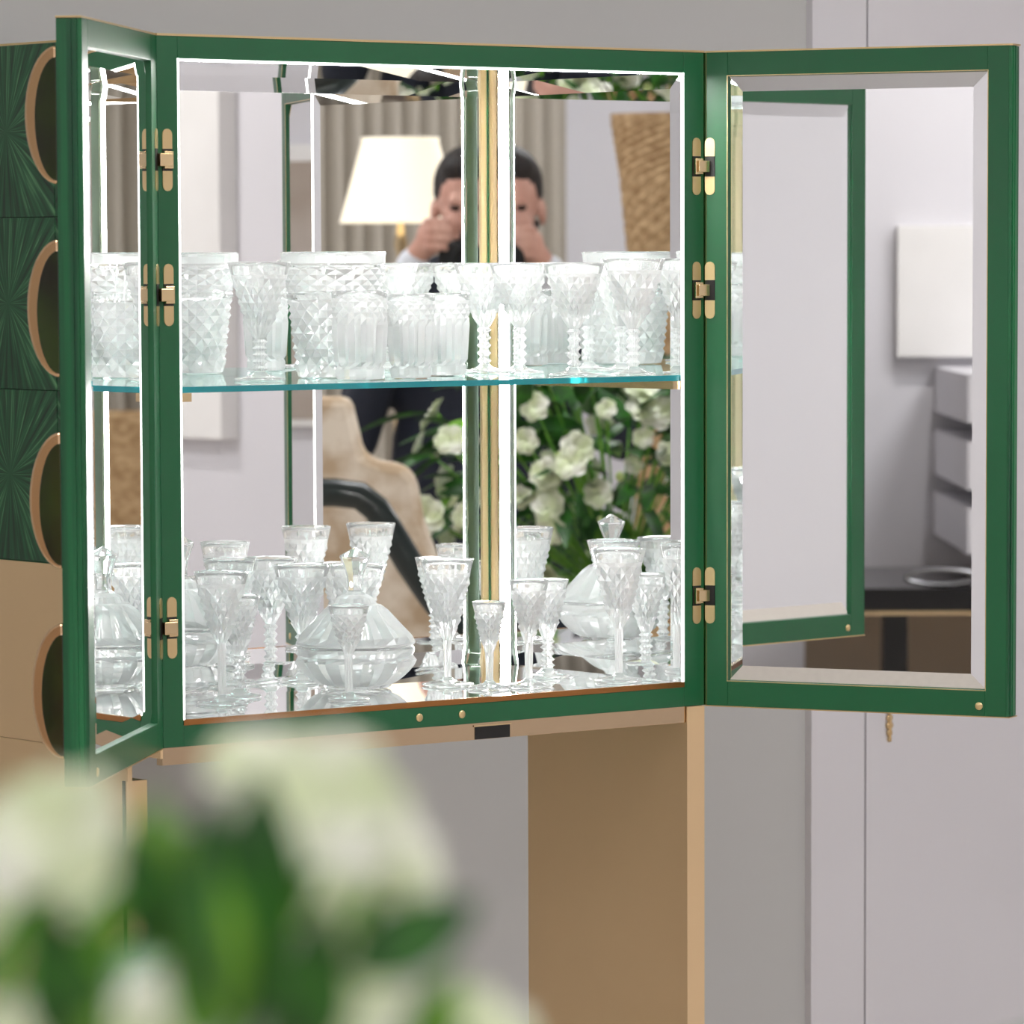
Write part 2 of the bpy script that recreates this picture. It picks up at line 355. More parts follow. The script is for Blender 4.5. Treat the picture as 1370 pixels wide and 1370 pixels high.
# ------------------------------------------------------------------ crystal ware
def ring_part(rings, n):
    """rings: (radius, z, amplitude, pattern, smooth); pattern d = diamonds, f = flutes, c = blocks"""
    mb = MB(); vs = []
    for i, (r, z, a, p, s) in enumerate(rings):
        for k in range(n):
            t = 2 * pi * k / n; sg = 0
            if p == 'd': sg = 1 if (k + i) % 2 else -1
            elif p == 'f': sg = 1 if k % 2 else -1
            elif p == 'c': sg = 1 if (k // 2) % 2 else -1
            rr = max(r + a * sg, .00005); vs.append((rr * cos(t), rr * sin(t), z))
    mb.v = vs
    for i in range(len(rings) - 1):
        dm = rings[i][3] == 'd' or rings[i + 1][3] == 'd'; sm = rings[i][4] and rings[i + 1][4]
        for k in range(n):
            a, b, c, d_ = i * n + k, i * n + (k + 1) % n, (i + 1) * n + (k + 1) % n, (i + 1) * n + k
            if dm:
                if (k + i) % 2 == 0: mb.f += [(a, b, c), (a, c, d_)]
                else: mb.f += [(a, b, d_), (b, c, d_)]
                mb.sm += [False, False]
            else: mb.f.append((a, b, c, d_)); mb.sm.append(sm)
    return mb
MESHES = {}
def ware(name, key, x, y, z, label, group, cat, spec, rz=0.):
    """spec: list of (part name, rings, n, material, children)"""
    t = empty(name, (x, y, z + H0), rz, label=label, cat=cat, group=group)
    def mk(sp, parent):
        nm, rings, n, m = sp[:4]
        kk = key + nm
        if kk not in MESHES:
            me = ring_part(rings, n).mesh(nm); me.materials.append(m)
            if m is CUT:                                  # plain rims and inner walls stay clear, the cutting is whiter
                me.materials.append(CLEAR)
                for pp in me.polygons:
                    i_ = pp.vertices[0] // n; i2 = max(v // n for v in pp.vertices)
                    if not rings[min(v // n for v in pp.vertices)][3] and not rings[i2][3]: pp.material_index = 1
            MESHES[kk] = me
        o = bpy.data.objects.new(nm, MESHES[kk]); COL.objects.link(o); o.parent = parent
        for c in (sp[4] if len(sp) > 4 else []): mk(c, o)
    for sp in spec: mk(sp, t)
    return t
def S_(r, z): return (r, z, 0, '', True)
def goblet_spec(h, R, bowl=.52, knob=True, foot=.026, nb=14, style='v', cut=(.12, .78)):
    """h height, R rim radius, bowl = share of the height taken by the bowl"""
    n = 2 * nb; zb = h * (1 - bowl); sr = .0048 if knob else .0036
    ft = [S_(.0001, .0002), S_(foot * .6, .0002), S_(foot * .97, .0004), S_(foot, .0014), S_(foot * .96, .0024), S_(foot * .6, .0038), S_(sr * 1.9, .006), S_(sr * 1.2, .009)]
    stem = [ft[-1]]
    z0, z1 = .009, zb - .003
    if knob:
        kn = 5
        for i in range(kn):
            a = z0 + (z1 - z0) * i / kn; b = z0 + (z1 - z0) * (i + 1) / kn; m_ = (a + b) / 2
            stem += [(sr * 1.0, a + (b - a) * .12, .0003, 'f', False), (sr * 1.55, m_, .0006, 'f', False), (sr * 1.0, b - (b - a) * .12, .0003, 'f', False)]
    else:
        for t in (.2, .5, .8): stem.append((sr * (1 + .25 * t), z0 + (z1 - z0) * t, .0003, 'f', False))
    stem.append(S_(sr * 1.25, z1))
    bw = [stem[-1]]; hb = h - zb
    def prof(t):
        if style == 'v':
            q_ = .47 * R
            return sr * 1.3 + (q_ - sr * 1.3) * sin(pi / 2 * min(1, t / .28)) ** .85 + (R - q_) * max(0, (t - .22) / .78) 
        if style == 'u': return sr * 1.3 + (R - sr * 1.3) * min(1, sin(pi / 2 * min(1, t * 1.15)) ** .8)
        return sr * 1.3 + (R - sr * 1.3) * (.25 * t + .75 * sin(pi / 2 * t) ** .9)
    rows = max(6, int((cut[1] - cut[0]) * hb / (pi * R / nb) * .95))
    bw.append((prof(.06), zb + hb * .05, .0004, 'f', False))
    for i in range(rows + 1):
        t = cut[0] + (cut[1] - cut[0]) * i / rows
        bw.append((prof(t), zb + hb * t, .0021 if 0 < i < rows else .0007, 'd', False))
    bw += [S_(prof(cut[1] + .05) + .0001, zb + hb * (cut[1] + .05)), S_(prof(.95), zb + hb * .95), S_(R, h), S_(R - .0007, h + .0005), S_(R - .0014, h)]
    for t in (.92, .7, .5, .34, .22): bw.append(S_(max(prof(t) - .0024, .001), zb + hb * t + .001))
    bw.append(S_(.0001, zb + hb * .17 + .001))
    return [('foot', ft, n, CLEAR), ('stem', stem, n, CUT), ('bowl', bw, n, CUT)]
def tumbler_spec(h, R, r, nb=13):
    n = 2 * nb
    P_ = lambda t: r + (R - r) * t
    o = [S_(.0001, .0003), (r * .8, .0003, 0, '', False), (r * .98, .0008, .0004, 'c', False), (r * 1.0, .004, .0011, 'c', False), (r * 1.0, h * .12, .0011, 'c', False), (r * .985, h * .15, .0, '', False)]
    for t in (.2, .35, .5, .62): o.append((P_(t) - .0004, h * t, .0022, 'f', False))
    o.append((P_(.70), h * .70, .0004, 'f', False)); 
    for t in (.76, .82, .88): o.append((P_(t), h * t, .0012, 'd', False))
    o += [S_(P_(.92), h * .92), S_(R, h), S_(R - .0008, h + .0005), S_(R - .0016, h)]
    for t in (.9, .6, .4, .26): o.append(S_(P_(t) - .0030, h * t))
    o.append(S_(.0001, h * .2))
    return [('tumbler_body', o, n, CUT)]
def bucket_spec(h, R, r, nb=16):
    n = 2 * nb
    o = [S_(.0001, .0003), (r * .8, .0003, 0, '', False), (r, .001, 0, '', False), (r * 1.02, .006, .0010, 'f', False)]
    zs = [.006 + (h * .60 - .006) * i / 9 for i in range(1, 10)]
    for i, z in enumerate(zs): o.append((r + (R * .93 - r) * (z / h) ** .95, z, .0027, 'd', False))
    zr = h * .635
    o += [(R * .86, zr - .002, 0, '', False), (R * .90, zr, 0, '', False), (R * .90, zr + .003, 0, '', False), (R * .86, zr + .005, 0, '', False)]
    for i in range(5): o.append((R * (.875 + .075 * i / 4), h * (.69 + .17 * i / 4), .0019, 'd', False))
    zt = h * .90
    o += [(R * .945, zt - .003, 0, '', False), (R * .94, zt - .001, 0, '', False), (R * .985, zt + .001, .0007, 'c', False), (R * .995, h * .965, .0007, 'c', False), S_(R, h - .0015), S_(R - .001, h), S_(R - .0028, h - .0006)]
    for t in (.9, .7, .5, .3, .14): o.append(S_(r + (R - r) * t - .0065, h * t))
    o.append(S_(.0001, h * .09))
    return [('bucket_body', o, n, CUT)]

SH, FL = .3566, .0272
GG = 'cut crystal glasses on the upper glass shelf'
GL = 'cut crystal stemware on the mirrored cabinet floor'
ware('ice_bucket', 'bk', .359, .20, SH, 'large diamond-cut crystal ice bucket with notched rim, widest piece on the shelf', GG, 'ice bucket', bucket_spec(.133, .0565, .038))
ware('goblet', 'gb', .227, .15, SH, 'leftmost diamond-cut goblet on the shelf, between the door and the ice bucket', GG, 'goblet', goblet_spec(.122, .033, .62, True, .027, 14))
ware('tumbler', 'tm', .319, .10, SH, 'fluted crystal tumbler standing in front of the ice bucket', GG, 'tumbler', tumbler_spec(.092, .0295, .0245))
ware('tumbler', 'tn', .393, .11, SH, 'fluted crystal tumbler just right of the ice bucket', GG, 'tumbler', tumbler_spec(.088, .0262, .0205), .1)
ware('tumbler', 'tn', .486, .17, SH, 'fluted crystal tumbler closest to the cabinet corner light', GG, 'tumbler', tumbler_spec(.088, .0262, .0205), .2)
UP = goblet_spec(.120, .0335, .55, True, .027, 14)
ware('goblet', 'gu', .6005, .25, SH, 'goblet with beaded stem standing right in front of the cabinet corner', GG, 'goblet', UP)
ware('goblet', 'gu', .6025, .19, SH, 'goblet with beaded stem just right of the white corner light', GG, 'goblet', UP, .1)
ware('goblet', 'gu', .5735, .06, SH, 'second goblet from the right end of the shelf, near the front edge', GG, 'goblet', UP, .2)
ware('goblet', 'gw', .638, .0385, SH, 'widest goblet, at the right end of the shelf', GG, 'goblet', goblet_spec(.124, .0350, .57, True, .024, 15), .15)

ware('wine_glass', 'l1', .1545, .12, FL, 'tall plain-stemmed wine glass at the far left of the cabinet floor', GL, 'wine glass', goblet_spec(.135, .0285, .52, False, .027, 13))
ware('wine_glass', 'l2', .2085, .165, FL, 'small wine glass with beaded stem behind the far left one', GL, 'wine glass', goblet_spec(.106, .0225, .56, True, .023, 12))
ware('wine_glass', 'l3', .365, .27, FL, 'goblet with beaded stem behind the lidded bowl on its left', GL, 'wine glass', goblet_spec(.126, .031, .56, True, .027, 14))
ware('wine_glass', 'l4', .4285, .255, FL, 'goblet with beaded stem directly behind the lidded bowl finial', GL, 'wine glass', goblet_spec(.124, .0315, .56, True, .027, 14))
ware('sherry_glass', 'l5', .2725, .06, FL, 'narrow sherry glass in front of the lidded bowl', GL, 'sherry glass', goblet_spec(.098, .022, .48, False, .022, 11))
ware('wine_glass', 'l6', .455, .13, FL, 'tall V-shaped wine glass right of the lidded bowl', GL, 'wine glass', goblet_spec(.135, .0285, .62, False, .028, 13))
ware('sherry_glass', 'l7', .465, .07, FL, 'smallest glass, a V-shaped sherry glass in front of the cabinet corner', GL, 'sherry glass', goblet_spec(.092, .0185, .55, False, .024, 10))
ware('wine_glass', 'l8', .5105, .06, FL, 'slim plain-stemmed wine glass just right of the corner light', GL, 'wine glass', goblet_spec(.114, .0215, .56, False, .024, 12))
ware('wine_glass', 'l9', .6045, .145, FL, 'short wine glass with beaded stem behind the slim plain-stemmed one', GL, 'wine glass', goblet_spec(.106, .0235, .58, True, .025, 12))
ware('wine_glass', 'la', .6265, .05, FL, 'tallest wine glass, at the right end of the cabinet floor', GL, 'wine glass', goblet_spec(.143, .0295, .58, False, .026, 13))
# lidded bowl
R = .0635
n = 30
bf = [S_(.0001, .0003), S_(.030, .0003), (.036, .001, .0008, 'f', False), (.038, .004, .0008, 'f', False)]
bb = [bf[-1]]
for t in (.1, .25, .45, .65, .82): bb.append((.038 + (R - .038) * sin(pi / 2 * t) ** .9, .004 + .031 * t, .0026, 'f', False))
bb += [(R * .985, .0325, .0003, 'f', False), (R * .96, .035, 0, '', False), (R * .975, .0395, .0009, 'c', False), (R * .99, .043, 0, '', True), (R * .97, .0455, 0, '', True), (R * .93, .0465, 0, '', True), (R * .90, .045, 0, '', True)]
for r_, z_ in ((.055, .038), (.050, .027), (.042, .018), (.028, .012)): bb.append(S_(r_, z_))
bb.append(S_(.0001, .010))
ld = [S_(.0001, .0800), S_(.020, .0790), S_(.030, .070), S_(.050, .0520), (R * .94, .0470, 0, '', False), (R, .0472, 0, '', False), (R, .0492, .0004, 'f', False)]
for t in (.15, .4, .65, .9): ld.append((R + (.029 - R) * t, .050 + (.087 - .050) * t, .0022, 'f', False))
ld += [(.0275, .0885, 0, '', False), (.0225, .0895, .0008, 'f', False), (.0190, .0960, .0006, 'f', False), (.0125, .0995, 0, '', False)]
fn = [(.0125, .0995, 0, '', False), (.0088, .103, 0, '', False), (.0080, .110, .0002, 'f', False), (.0094, .121, 0, '', False), (.0160, .138, 0, '', False), (.0165, .1405, 0, '', False), (.0001, .1500, 0, '', False)]
nf = 8
# lid (36 sided) with an 8-sided finial as its sub-part
ware('lidded_bowl', 'lb', .364, .172, FL, 'crystal bowl with conical fluted lid and faceted finial on the cabinet floor', GL, 'lidded bowl',
     [('bowl_foot', bf, n, CLEAR), ('bowl', bb, n, CUT), ('lid', ld, n, CUT, [('finial', fn, nf, CLEAR)])])

# ------------------------------------------------------------------ voxel-skinned figures
def cap(mb, a, b, ra, rb, n=14):
    a = Vector(a); b = Vector(b); t = (b - a).normalized()
    pts = []; rr = []
    for k in range(5):
        q = pi / 2 * k / 4; pts.append(a - t * ra * cos(q)); rr.append(max(ra * sin(q), 1e-4))
    for k in range(1, 5): 
        u = k / 5; pts.append(a.lerp(b, u)); rr.append(ra + (rb - ra) * u)
    for k in range(5):
        q = pi / 2 * k / 4; pts.append(b + t * rb * sin(q)); rr.append(max(rb * cos(q), 1e-4))
    mb.tube(pts, rr, n, cap=True)
def vox(mb, name, material, parent, size, smooth=4):
    o = mb.build(name, material, parent)
    r = o.modifiers.new('remesh', 'REMESH'); r.mode = 'VOXEL'; r.voxel_size = size; r.use_smooth_shade = True
    s = o.modifiers.new('smooth', 'SMOOTH'); s.factor = .5; s.iterations = smooth
    bpy.context.view_layer.update()
    dg = bpy.context.evaluated_depsgraph_get()
    me = bpy.data.meshes.new_from_object(o.evaluated_get(dg)); o.modifiers.clear(); o.data = me
    for p in me.polygons: p.use_smooth = True
    if not me.materials: me.materials.append(material)
    return o
toC = (Vector((X1, D, 0)) - Vector((CAM.x, CAM.y, 0))).normalized()      # camera -> cabinet corner
side = Vector((toC.y, -toC.x, 0))
def near(dd, a, z):                                                   # a point dd in front of the camera, a to its right
    p = Vector((CAM.x, CAM.y, 0)) + toC * dd + side * a; return (p.x, p.y, z)
rzc = math.atan2(toC.y, toC.x) - pi / 2
SKIN = vary(mat('skin', (208, 158, 140), .5, 0), 20, (200, 148, 130), (216, 168, 150))
SUIT = vary(mat('navy_suit_cloth', (22, 28, 42), .8), 300, (18, 23, 36), (28, 34, 50), bump=.2)
SHIRT = mat('white_shirt', (225, 228, 235), .7)
HAIR = vary(mat('dark_brown_hair', (30, 23, 20), .6), 120, (18, 14, 12), (44, 34, 30), bump=.4)
man = empty('person', near(-.36, 0, 0), rzc, label='standing person in dark navy suit holding a black camera up to the face', cat='person')
b = MB()
b.ball((0, -.005, 1.700), (.077, .096, .100), 20, 14)          # cranium
b.ball((0, .025, 1.640), (.062, .070, .085), 18, 12)          # face
b.ball((0, .045, 1.578), (.042, .045, .040), 14, 10)          # chin / jaw
cap(b, (0, .098, 1.655), (0, .118, 1.622), .009, .014)        # nose
cap(b, (-.035, .082, 1.676), (.035, .082, 1.676), .014, .014) # brow
for s in (-1, 1):
    b.ball((s * .080, -.005, 1.650), (.010, .020, .032), 10, 8)   # ears
    b.ball((s * .035, .072, 1.622), (.025, .022, .026), 10, 8)  # cheeks
cap(b, (-.018, .094, 1.592), (.018, .094, 1.592), .008, .008) # lips
cap(b, (0, -.01, 1.40), (0, .0, 1.60), .066, .055)            # neck
b.ball((0, 0, 1.30), (.17, .10, .20), 18, 12); b.ball((0, .0, 1.08), (.14, .095, .20), 18, 12); b.ball((0, 0, .95), (.16, .11, .12), 18, 12)
cap(b, (-.17, -.005, 1.44), (.17, -.005, 1.44), .055, .055)
for s in (-1, 1):
    hx, hz = (0, 0) if s > 0 else (-.038, -.018)
    el = (s * .265, .04, 1.13); wr_ = (s * (.125 + hx), .200, 1.545 + hz)
    cap(b, (s * .19, 0, 1.44), el, .047, .038); cap(b, el, wr_, .038, .026)
    hc = Vector((s * (.088 + hx), .225, 1.592 + hz))
    b.ball(hc, (.034, .030, .042), 12, 8); cap(b, wr_, hc, .026, .028)
    for i in range(4):                                        # fingers curled round the camera body
        z = 1.628 - i * .020 + hz; l = (.92, 1.05, 1.0, .85)[i]
        p0 = Vector((s * (.096 + hx), .238, z)); p1 = p0 + Vector((-s * .006 * l, .032 * l, .002)); p2 = p1 + Vector((-s * .026 * l, .010, 0)); p3 = p2 + Vector((-s * .020 * l, -.006, -.002))
        cap(b, p0, p1, .0098, .009, 8); cap(b, p1, p2, .009, .0085, 8); cap(b, p2, p3, .0085, .0075, 8)
    t0 = Vector((s * (.085 + hx), .205, 1.575 + hz)); t1 = t0 + Vector((-s * .020, -.020, .012)); t2 = t1 + Vector((-s * .024, -.004, .008))
    cap(b, t0, t1, .012, .0105, 8); cap(b, t1, t2, .0105, .009, 8)
    cap(b, (s * .095, 0, .93), (s * .105, .015, .50), .082, .055); cap(b, (s * .105, .015, .50), (s * .11, -.01, .09), .052, .034)
    cap(b, (s * .11, -.01, .06), (s * .115, .15, .035), .036, .028)
body = vox(b, 'body', SKIN, man, .0055, 3)
j = MB()
j.ball((0, -.005, 1.30), (.205, .128, .215), 20, 14); j.ball((0, 0, 1.08), (.185, .125, .24), 20, 14); j.ball((0, 0, .90), (.195, .14, .14), 20, 14)
cap(j, (-.175, -.008, 1.445), (.175, -.008, 1.445), .070, .070); cap(j, (-.06, -.02, 1.50), (.06, -.02, 1.50), .058, .058)
for s in (-1, 1):
    el = (s * .265, .04, 1.13)
    cap(j, (s * .19, 0, 1.44), el, .066, .056); cap(j, el, (s * (.148 + (0 if s > 0 else -.032)), .172, 1.475 + (0 if s > 0 else -.018)), .056, .044)
vox(j, 'suit_jacket', SUIT, man, .009, 5)
tr = MB()
tr.ball((0, 0, .93), (.165, .12, .12), 16, 10)
for s in (-1, 1): cap(tr, (s * .092, 0, .90), (s * .105, .015, .50), .098, .075); cap(tr, (s * .105, .015, .50), (s * .11, -.005, .12), .073, .064)
vox(tr, 'trousers', SUIT, man, .012, 4)
for s in (-1, 1):
    hx, hz = (0, 0) if s > 0 else (-.034, -.018); m = MB(); cap(m, (s * (.150 + hx), .170, 1.480 + hz), (s * (.128 + hx), .196, 1.535 + hz), .040, .036, 16); m.build('shirt_cuff', SHIRT, man)
    m = MB(); m.ball((s * .112, .06, .045), (.050, .150, .055), 14, 8); m.ball((s * .11, -.04, .06), (.045, .055, .065), 12, 8); vox(m, 'shoe', BLACK, man, .008, 3)
m = MB(); m.ball((0, -.014, 1.712), (.083, .098, .096), 22, 14); m.ball((0, .045, 1.752), (.064, .050, .045), 16, 10); m.ball((0, -.062, 1.665), (.070, .050, .065), 16, 10)
for s in (-1, 1): m.ball((s * .071, .0, 1.700), (.012, .028, .022), 12, 8)
hair = vox(m, 'hair', HAIR, man, .006, 2)
m = MB(); m.ball((0, .050, 1.570), (.046, .050, .034), 14, 10)
for s in (-1, 1): cap(m, (s * .064, .02, 1.625), (s * .045, .052, 1.578), .012, .016, 8)
cap(m, (-.022, .100, 1.604), (.022, .100, 1.604), .005, .005, 8)
vox(m, 'beard', HAIR, man, .005, 2)
EYE = mat('eye', (60, 45, 40), .2)
for s in (-1, 1): MB().ball((s * .030, .082, 1.662), (.014, .012, .009), 12, 8).build('eye', EYE, man)
m = MB(); m.box(-.055, .055, .012, .016, 1.48, 1.50); m.prism([(-.05, .09, 1.50), (.05, .09, 1.50), (0, .135, 1.25)], (0, .006, 0)); m.build('shirt_front', SHIRT, man)
# photo camera in the hands
PB = mat('black_camera_body', (14, 14, 15), .45)
pc = empty('photo_camera', near(-.045, 0, CAM.z), rzc, label='black photo camera held up by the person in the dark suit', cat='camera')
MB().box(-.070, .070, -.130, -.090, -.050, .042).build('camera_body', PB, pc, bevel=.008)
MB().prism([(-.026, -.128, .042), (.026, -.128, .042), (.016, -.128, .068), (-.016, -.128, .068)], (0, .045, 0)).build('viewfinder_hump', PB, pc, bevel=.003)
m = MB().lathe([(.0001, -.09), (.034, -.09), (.036, -.05), (.040, -.03), (.040, 0), (.034, 0), (.033, -.012), (.0001, -.012)], 32, axis='y'); m.build('lens', PB, pc)

# ------------------------------------------------------------------ room furnishings seen in the mirrors
def folds(name, p0, p1, z0, z1, m, label, nf=22, amp=.035, seg=8):
    p0 = Vector(p0); p1 = Vector(p1); d_ = p1 - p0; nrm = Vector((d_.y, -d_.x, 0)).normalized(); K = nf * seg
    mb = MB(); vs = []
    for j_ in range(6):
        z = z0 + (z1 - z0) * j_ / 5
        for k in range(K + 1):
            u = k / K; ph = u * nf * 2 * pi + .5 * noise.noise(Vector((u * 9, 0, z * .3)))
            off = amp * sin(ph) + amp * .4 * noise.noise(Vector((u * 25, z, 3)))
            p = p0 + d_ * u + nrm * off; vs.append((p.x, p.y, z))
    n_ = K + 1
    mb.add(vs, [(j_ * n_ + k, j_ * n_ + k + 1, (j_ + 1) * n_ + k + 1, (j_ + 1) * n_ + k) for j_ in range(5) for k in range(K)], True)
    o = mb.build(name, m); s = o.modifiers.new('solid', 'SOLIDIFY'); s.thickness = .004
    return meta(o, label=label, cat='curtain')
CURT = vary(mat('taupe_curtain_cloth', (170, 160, 148), .9), 400, (172, 164, 152), (188, 180, 168), bump=.1)
folds('curtain', (-5.02, -6.66, 0), (-2.9, -6.66, 0), .02, 2.95, CURT, 'taupe pleated curtain hanging behind the table lamp', 30, .03)
folds('curtain', (-6.36, -3.5, 0), (-6.36, -5.1, 0), .02, 2.95, CURT, 'taupe pleated curtain hanging on the side wall', 18, .035)

# table lamp
lx, ly = -3.424 - .66 * .62 * .105 - .0, -5.262 + .62 * .066
lp = empty('table_lamp', (lx, ly, .752), rzc, label='lit table lamp with cream pleated shade on a slim brass stem', cat='lamp')
sh_m = bpy.data.materials.new('lit_pleated_shade'); sh_m.use_nodes = True
bs = sh_m.node_tree.nodes['Principled BSDF']; bs.inputs['Base Color'].default_value = lin((246, 238, 218)); bs.inputs['Roughness'].default_value = .8
bs.inputs['Emission Color'].default_value = lin((255, 243, 222)); bs.inputs['Emission Strength'].default_value = .75
m = MB(); nn = 96
for (r0, r1, z0_, z1_) in ((.152, .098, .886, 1.104),):
    vs = []
    for r_, z_ in ((r0 + .004, z0_), (r0, z0_ + .012), (r1, z1_ - .01), (r1 + .002, z1_), (r1 - .003, z1_), (r0 - .003, z0_)):
        for k in range(nn): q = 2 * pi * k / nn; rr = r_ + (.002 if k % 2 else 0); vs.append((rr * cos(q), rr * sin(q), z_))
    m.add(vs, [(i * nn + k, i * nn + (k + 1) % nn, (i + 1) * nn + (k + 1) % nn, (i + 1) * nn + k) for i in range(5) for k in range(nn)], True)
m.build('lamp_shade', sh_m, lp)
MB().lathe([(.0001, 0), (.075, 0), (.075, .018), (.03, .03), (.012, .06), (.010, .3), (.022, .34), (.022, .38), (.009, .42), (.009, .80), (.018, .83), (.012, .86), (.006, .9), (.0001, .95)], 24).build('lamp_stem', BRASS, lp)
WOODD = vary(mat('dark_stained_wood', (58, 44, 36), .4), 6, (46, 34, 28), (72, 54, 42), 4, (1, 8, 8))
t = empty('console_table', (lx, ly, 0), rzc, label='dark wooden side table under the lit table lamp', cat='table')
MB().box(-.42, .42, -.22, .22, .715, .75).build('tabletop', WOODD, t, bevel=.003)
for sx in (-1, 1):
    for sy in (-1, 1): MB().box(sx * .38 - .02, sx * .38 + .02, sy * .18 - .02, sy * .18 + .02, 0, .715).build('leg', WOODD, t)

# woven column
RAT = mat('woven_rattan', (186, 152, 110), .7)
vary(RAT, 34, (160, 126, 86), (204, 172, 130), 4, (1, 1, 1.6), .4)
vx, vy = -3.775 + .785 * .046, -4.605 - .62 * .046
vp = [(.135, 0), (.150, .06), (.110, .45), (.088, .95), (.090, 1.2), (.104, 1.5), (.128, 1.75), (.150, 1.89), (.152, 1.905), (.140, 1.905), (.12, 1.86), (.08, 1.7), (.0001, 1.68)]
wm = MB(); nn = 60; vs = []; pr = []
for i in range(len(vp) - 1):
    st_ = 14 if i in (1, 2, 3, 4, 5, 6) else 1
    for q in range(st_): pr.append((vp[i][0] + (vp[i + 1][0] - vp[i][0]) * q / st_, vp[i][1] + (vp[i + 1][1] - vp[i][1]) * q / st_, st_ > 1))
pr.append((vp[-1][0], vp[-1][1], False))
for i, (r_, z_, wv) in enumerate(pr):
    for k in range(nn): q = 2 * pi * k / nn; rr = r_ + (.0025 * (1 if (k // 2 + i) % 2 else -1) if wv else 0); vs.append((rr * cos(q), rr * sin(q), z_))
wm.add(vs, [(i * nn + k, i * nn + (k + 1) % nn, (i + 1) * nn + (k + 1) % nn, (i + 1) * nn + k) for i in range(len(pr) - 1) for k in range(nn)], False)
meta(wm.build('woven_floor_vase', RAT, None, (vx, vy, 0)), label='tall woven rattan floor vase flaring towards its rim', cat='vase')

# armchair with a dark green curved frame
CREAM = vary(mat('cream_upholstery', (212, 196, 180), .9), 5, (204, 188, 172), (220, 206, 190), bump=.1)
DGREEN = mat('dark_green_chair_frame', (2, 22, 20), .4, 0, Coat_Weight=.5)
PAT = vary(mat('patterned_beige_upholstery', (206, 188, 166), .9), 12, (186, 162, 134), (226, 212, 194), 4, bump=.1, lo=.4, hi=.6)
ch = empty('armchair', near(1.85, .295, 0), rzc + pi, label='beige upholstered armchair with dark green curved frame beside the flowers', cat='armchair')
# local x of the chair = to the left of the camera's view, i.e. to the right in the mirror
m = MB(); m.box(-.26, .28, -.24, .26, .34, .47); m.build('seat', CREAM, ch, bevel=.03)
m = MB()
pts = [(-.28, .47), (-.28, 1.28), (.06, 1.28), (.085, 1.17), (.12, 1.155), (.16, 1.15), (.185, 1.125), (.20, 1.04), (.24, .93), (.27, .78), (.28, .47)]
m.prism([(x, .26, z) for x, z in pts], (0, .09, 0)); m.build('backrest', PAT, ch, bevel=.02)
m = MB()
arc = [(-.28, 1.118), (.04, 1.120), (.085, 1.114), (.115, 1.09), (.14, 1.05), (.175, .99), (.215, .93), (.25, .885), (.28, .84), (.295, .78), (.29, .6), (.28, .30), (.27, .01)]
m.tube([(x, -.215, z) for x, z in arc], .02, 10, flat=(.016, .027)); m.build('curved_arm', DGREEN, ch)
m = MB(); m.tube([(-.28, y_, 1.112) for y_ in (-.215, .0, .26)], .014, 8); m.build('side_rail', DGREEN, ch)
for x, y in ((-.24, .22), (.24, .22), (-.24, -.22)): MB().tube([(x, y, .01), (x, y, .34)], .018, 10).build('leg', DGREEN, ch)
# low rattan chair by the side curtain, mirrored in the left door
rc = empty('rattan_chair', (-5.75, -4.0, 0), -.9, label='brown rattan chair standing in front of the side wall curtain', cat='chair')
MB().box(-.32, .32, -.30, .30, .34, .44).build('seat', RAT, rc, bevel=.02)
MB().box(-.32, .32, -.36, -.30, .40, 1.12).build('backrest', RAT, rc, bevel=.02)
for sx in (-1, 1):
    for sy in (-1, 1): MB().box(sx * .29 - .02, sx * .29 + .02, sy * .27 - .02, sy * .27 + .02, 0, .34).build('leg', RAT, rc)

# canvases
def canvas(name, x0, x1, y0, y1, z0, z1, m, label):
    return meta(MB().box(x0, x1, y0, y1, z0, z1).build(name, m, bevel=.002), label=label, cat='picture')
CANW = vary(mat('white_canvas', (240, 238, 236), .7), 3, (236, 234, 232), (244, 242, 240))
canvas('wall_canvas', XR - .055, XR, -6.45, -5.17, 1.098, 2.6, CANW, 'large plain white canvas on the wall facing the cabinet back mirror')
canvas('wall_canvas', XL, XL + .05, -1.30, -.80, 1.287, 1.625, CANW, 'small white canvas above the black desk')
pf = empty('framed_picture', (2.7, YF, 1.10), label='beige abstract picture in white frame on the far wall', cat='picture')
MB().box(-.5, .5, 0, .03, 0, .75).build('picture_frame', CANW, pf, bevel=.003)
MB().box(-.48, .48, .03, .034, .02, .705).build('picture_sheet', vary(mat('beige_abstract_print', (188, 176, 166), .8), 2.2, (172, 158, 146), (206, 198, 190)), pf)
# desk
dk = empty('desk', (-5.9, -1.15, 0), label='black-topped desk against the white side wall', cat='desk')
BLK = mat('black_gloss_top', (10, 10, 12), .15)
MB().box(-.40, .40, -.62, .62, .700, .755).build('desktop', BLK, dk, bevel=.002)
MB().box(-.38, .38, -.60, .60, .690, .699).build('brass_underline', BRASS, dk)
for y in (.43, -.56): MB().box(.30, .38, y - .03, y + .03, .0, .69).build('leg', BLK, dk)
for x in (-.36,): MB().box(x - .02, x + .02, -.6, .6, .0, .69).build('modesty_panel', mat('taupe_panel', (138, 124, 110), .5), dk)
sc = MB(); pts = [(0, .085 * cos(2 * pi * k / 24) , .018 * sin(2 * pi * k / 24)) for k in range(25)]
sc.tube(pts, .006, 8, cap=False)
meta(sc.build('loop_sculpture', mat('brushed_steel', (150, 150, 152), .25, 1), None, (-5.53, -.83, .780)), label='small steel loop sculpture lying on the black desktop', cat='sculpture')
for z0_, z1_ in ((1.146, 1.262), (.985, 1.10), (.83, .94)):
    meta(MB().box(XL, XL + .9, -1.5, -.90, z0_, z1_).build('wall_shelf', WALLW), label='white box shelf on the side wall above the desk, %s' % {1.146: 'topmost of three', .985: 'middle of three', .83: 'lowest of three'}[z0_], cat='shelf', group='white box shelves')

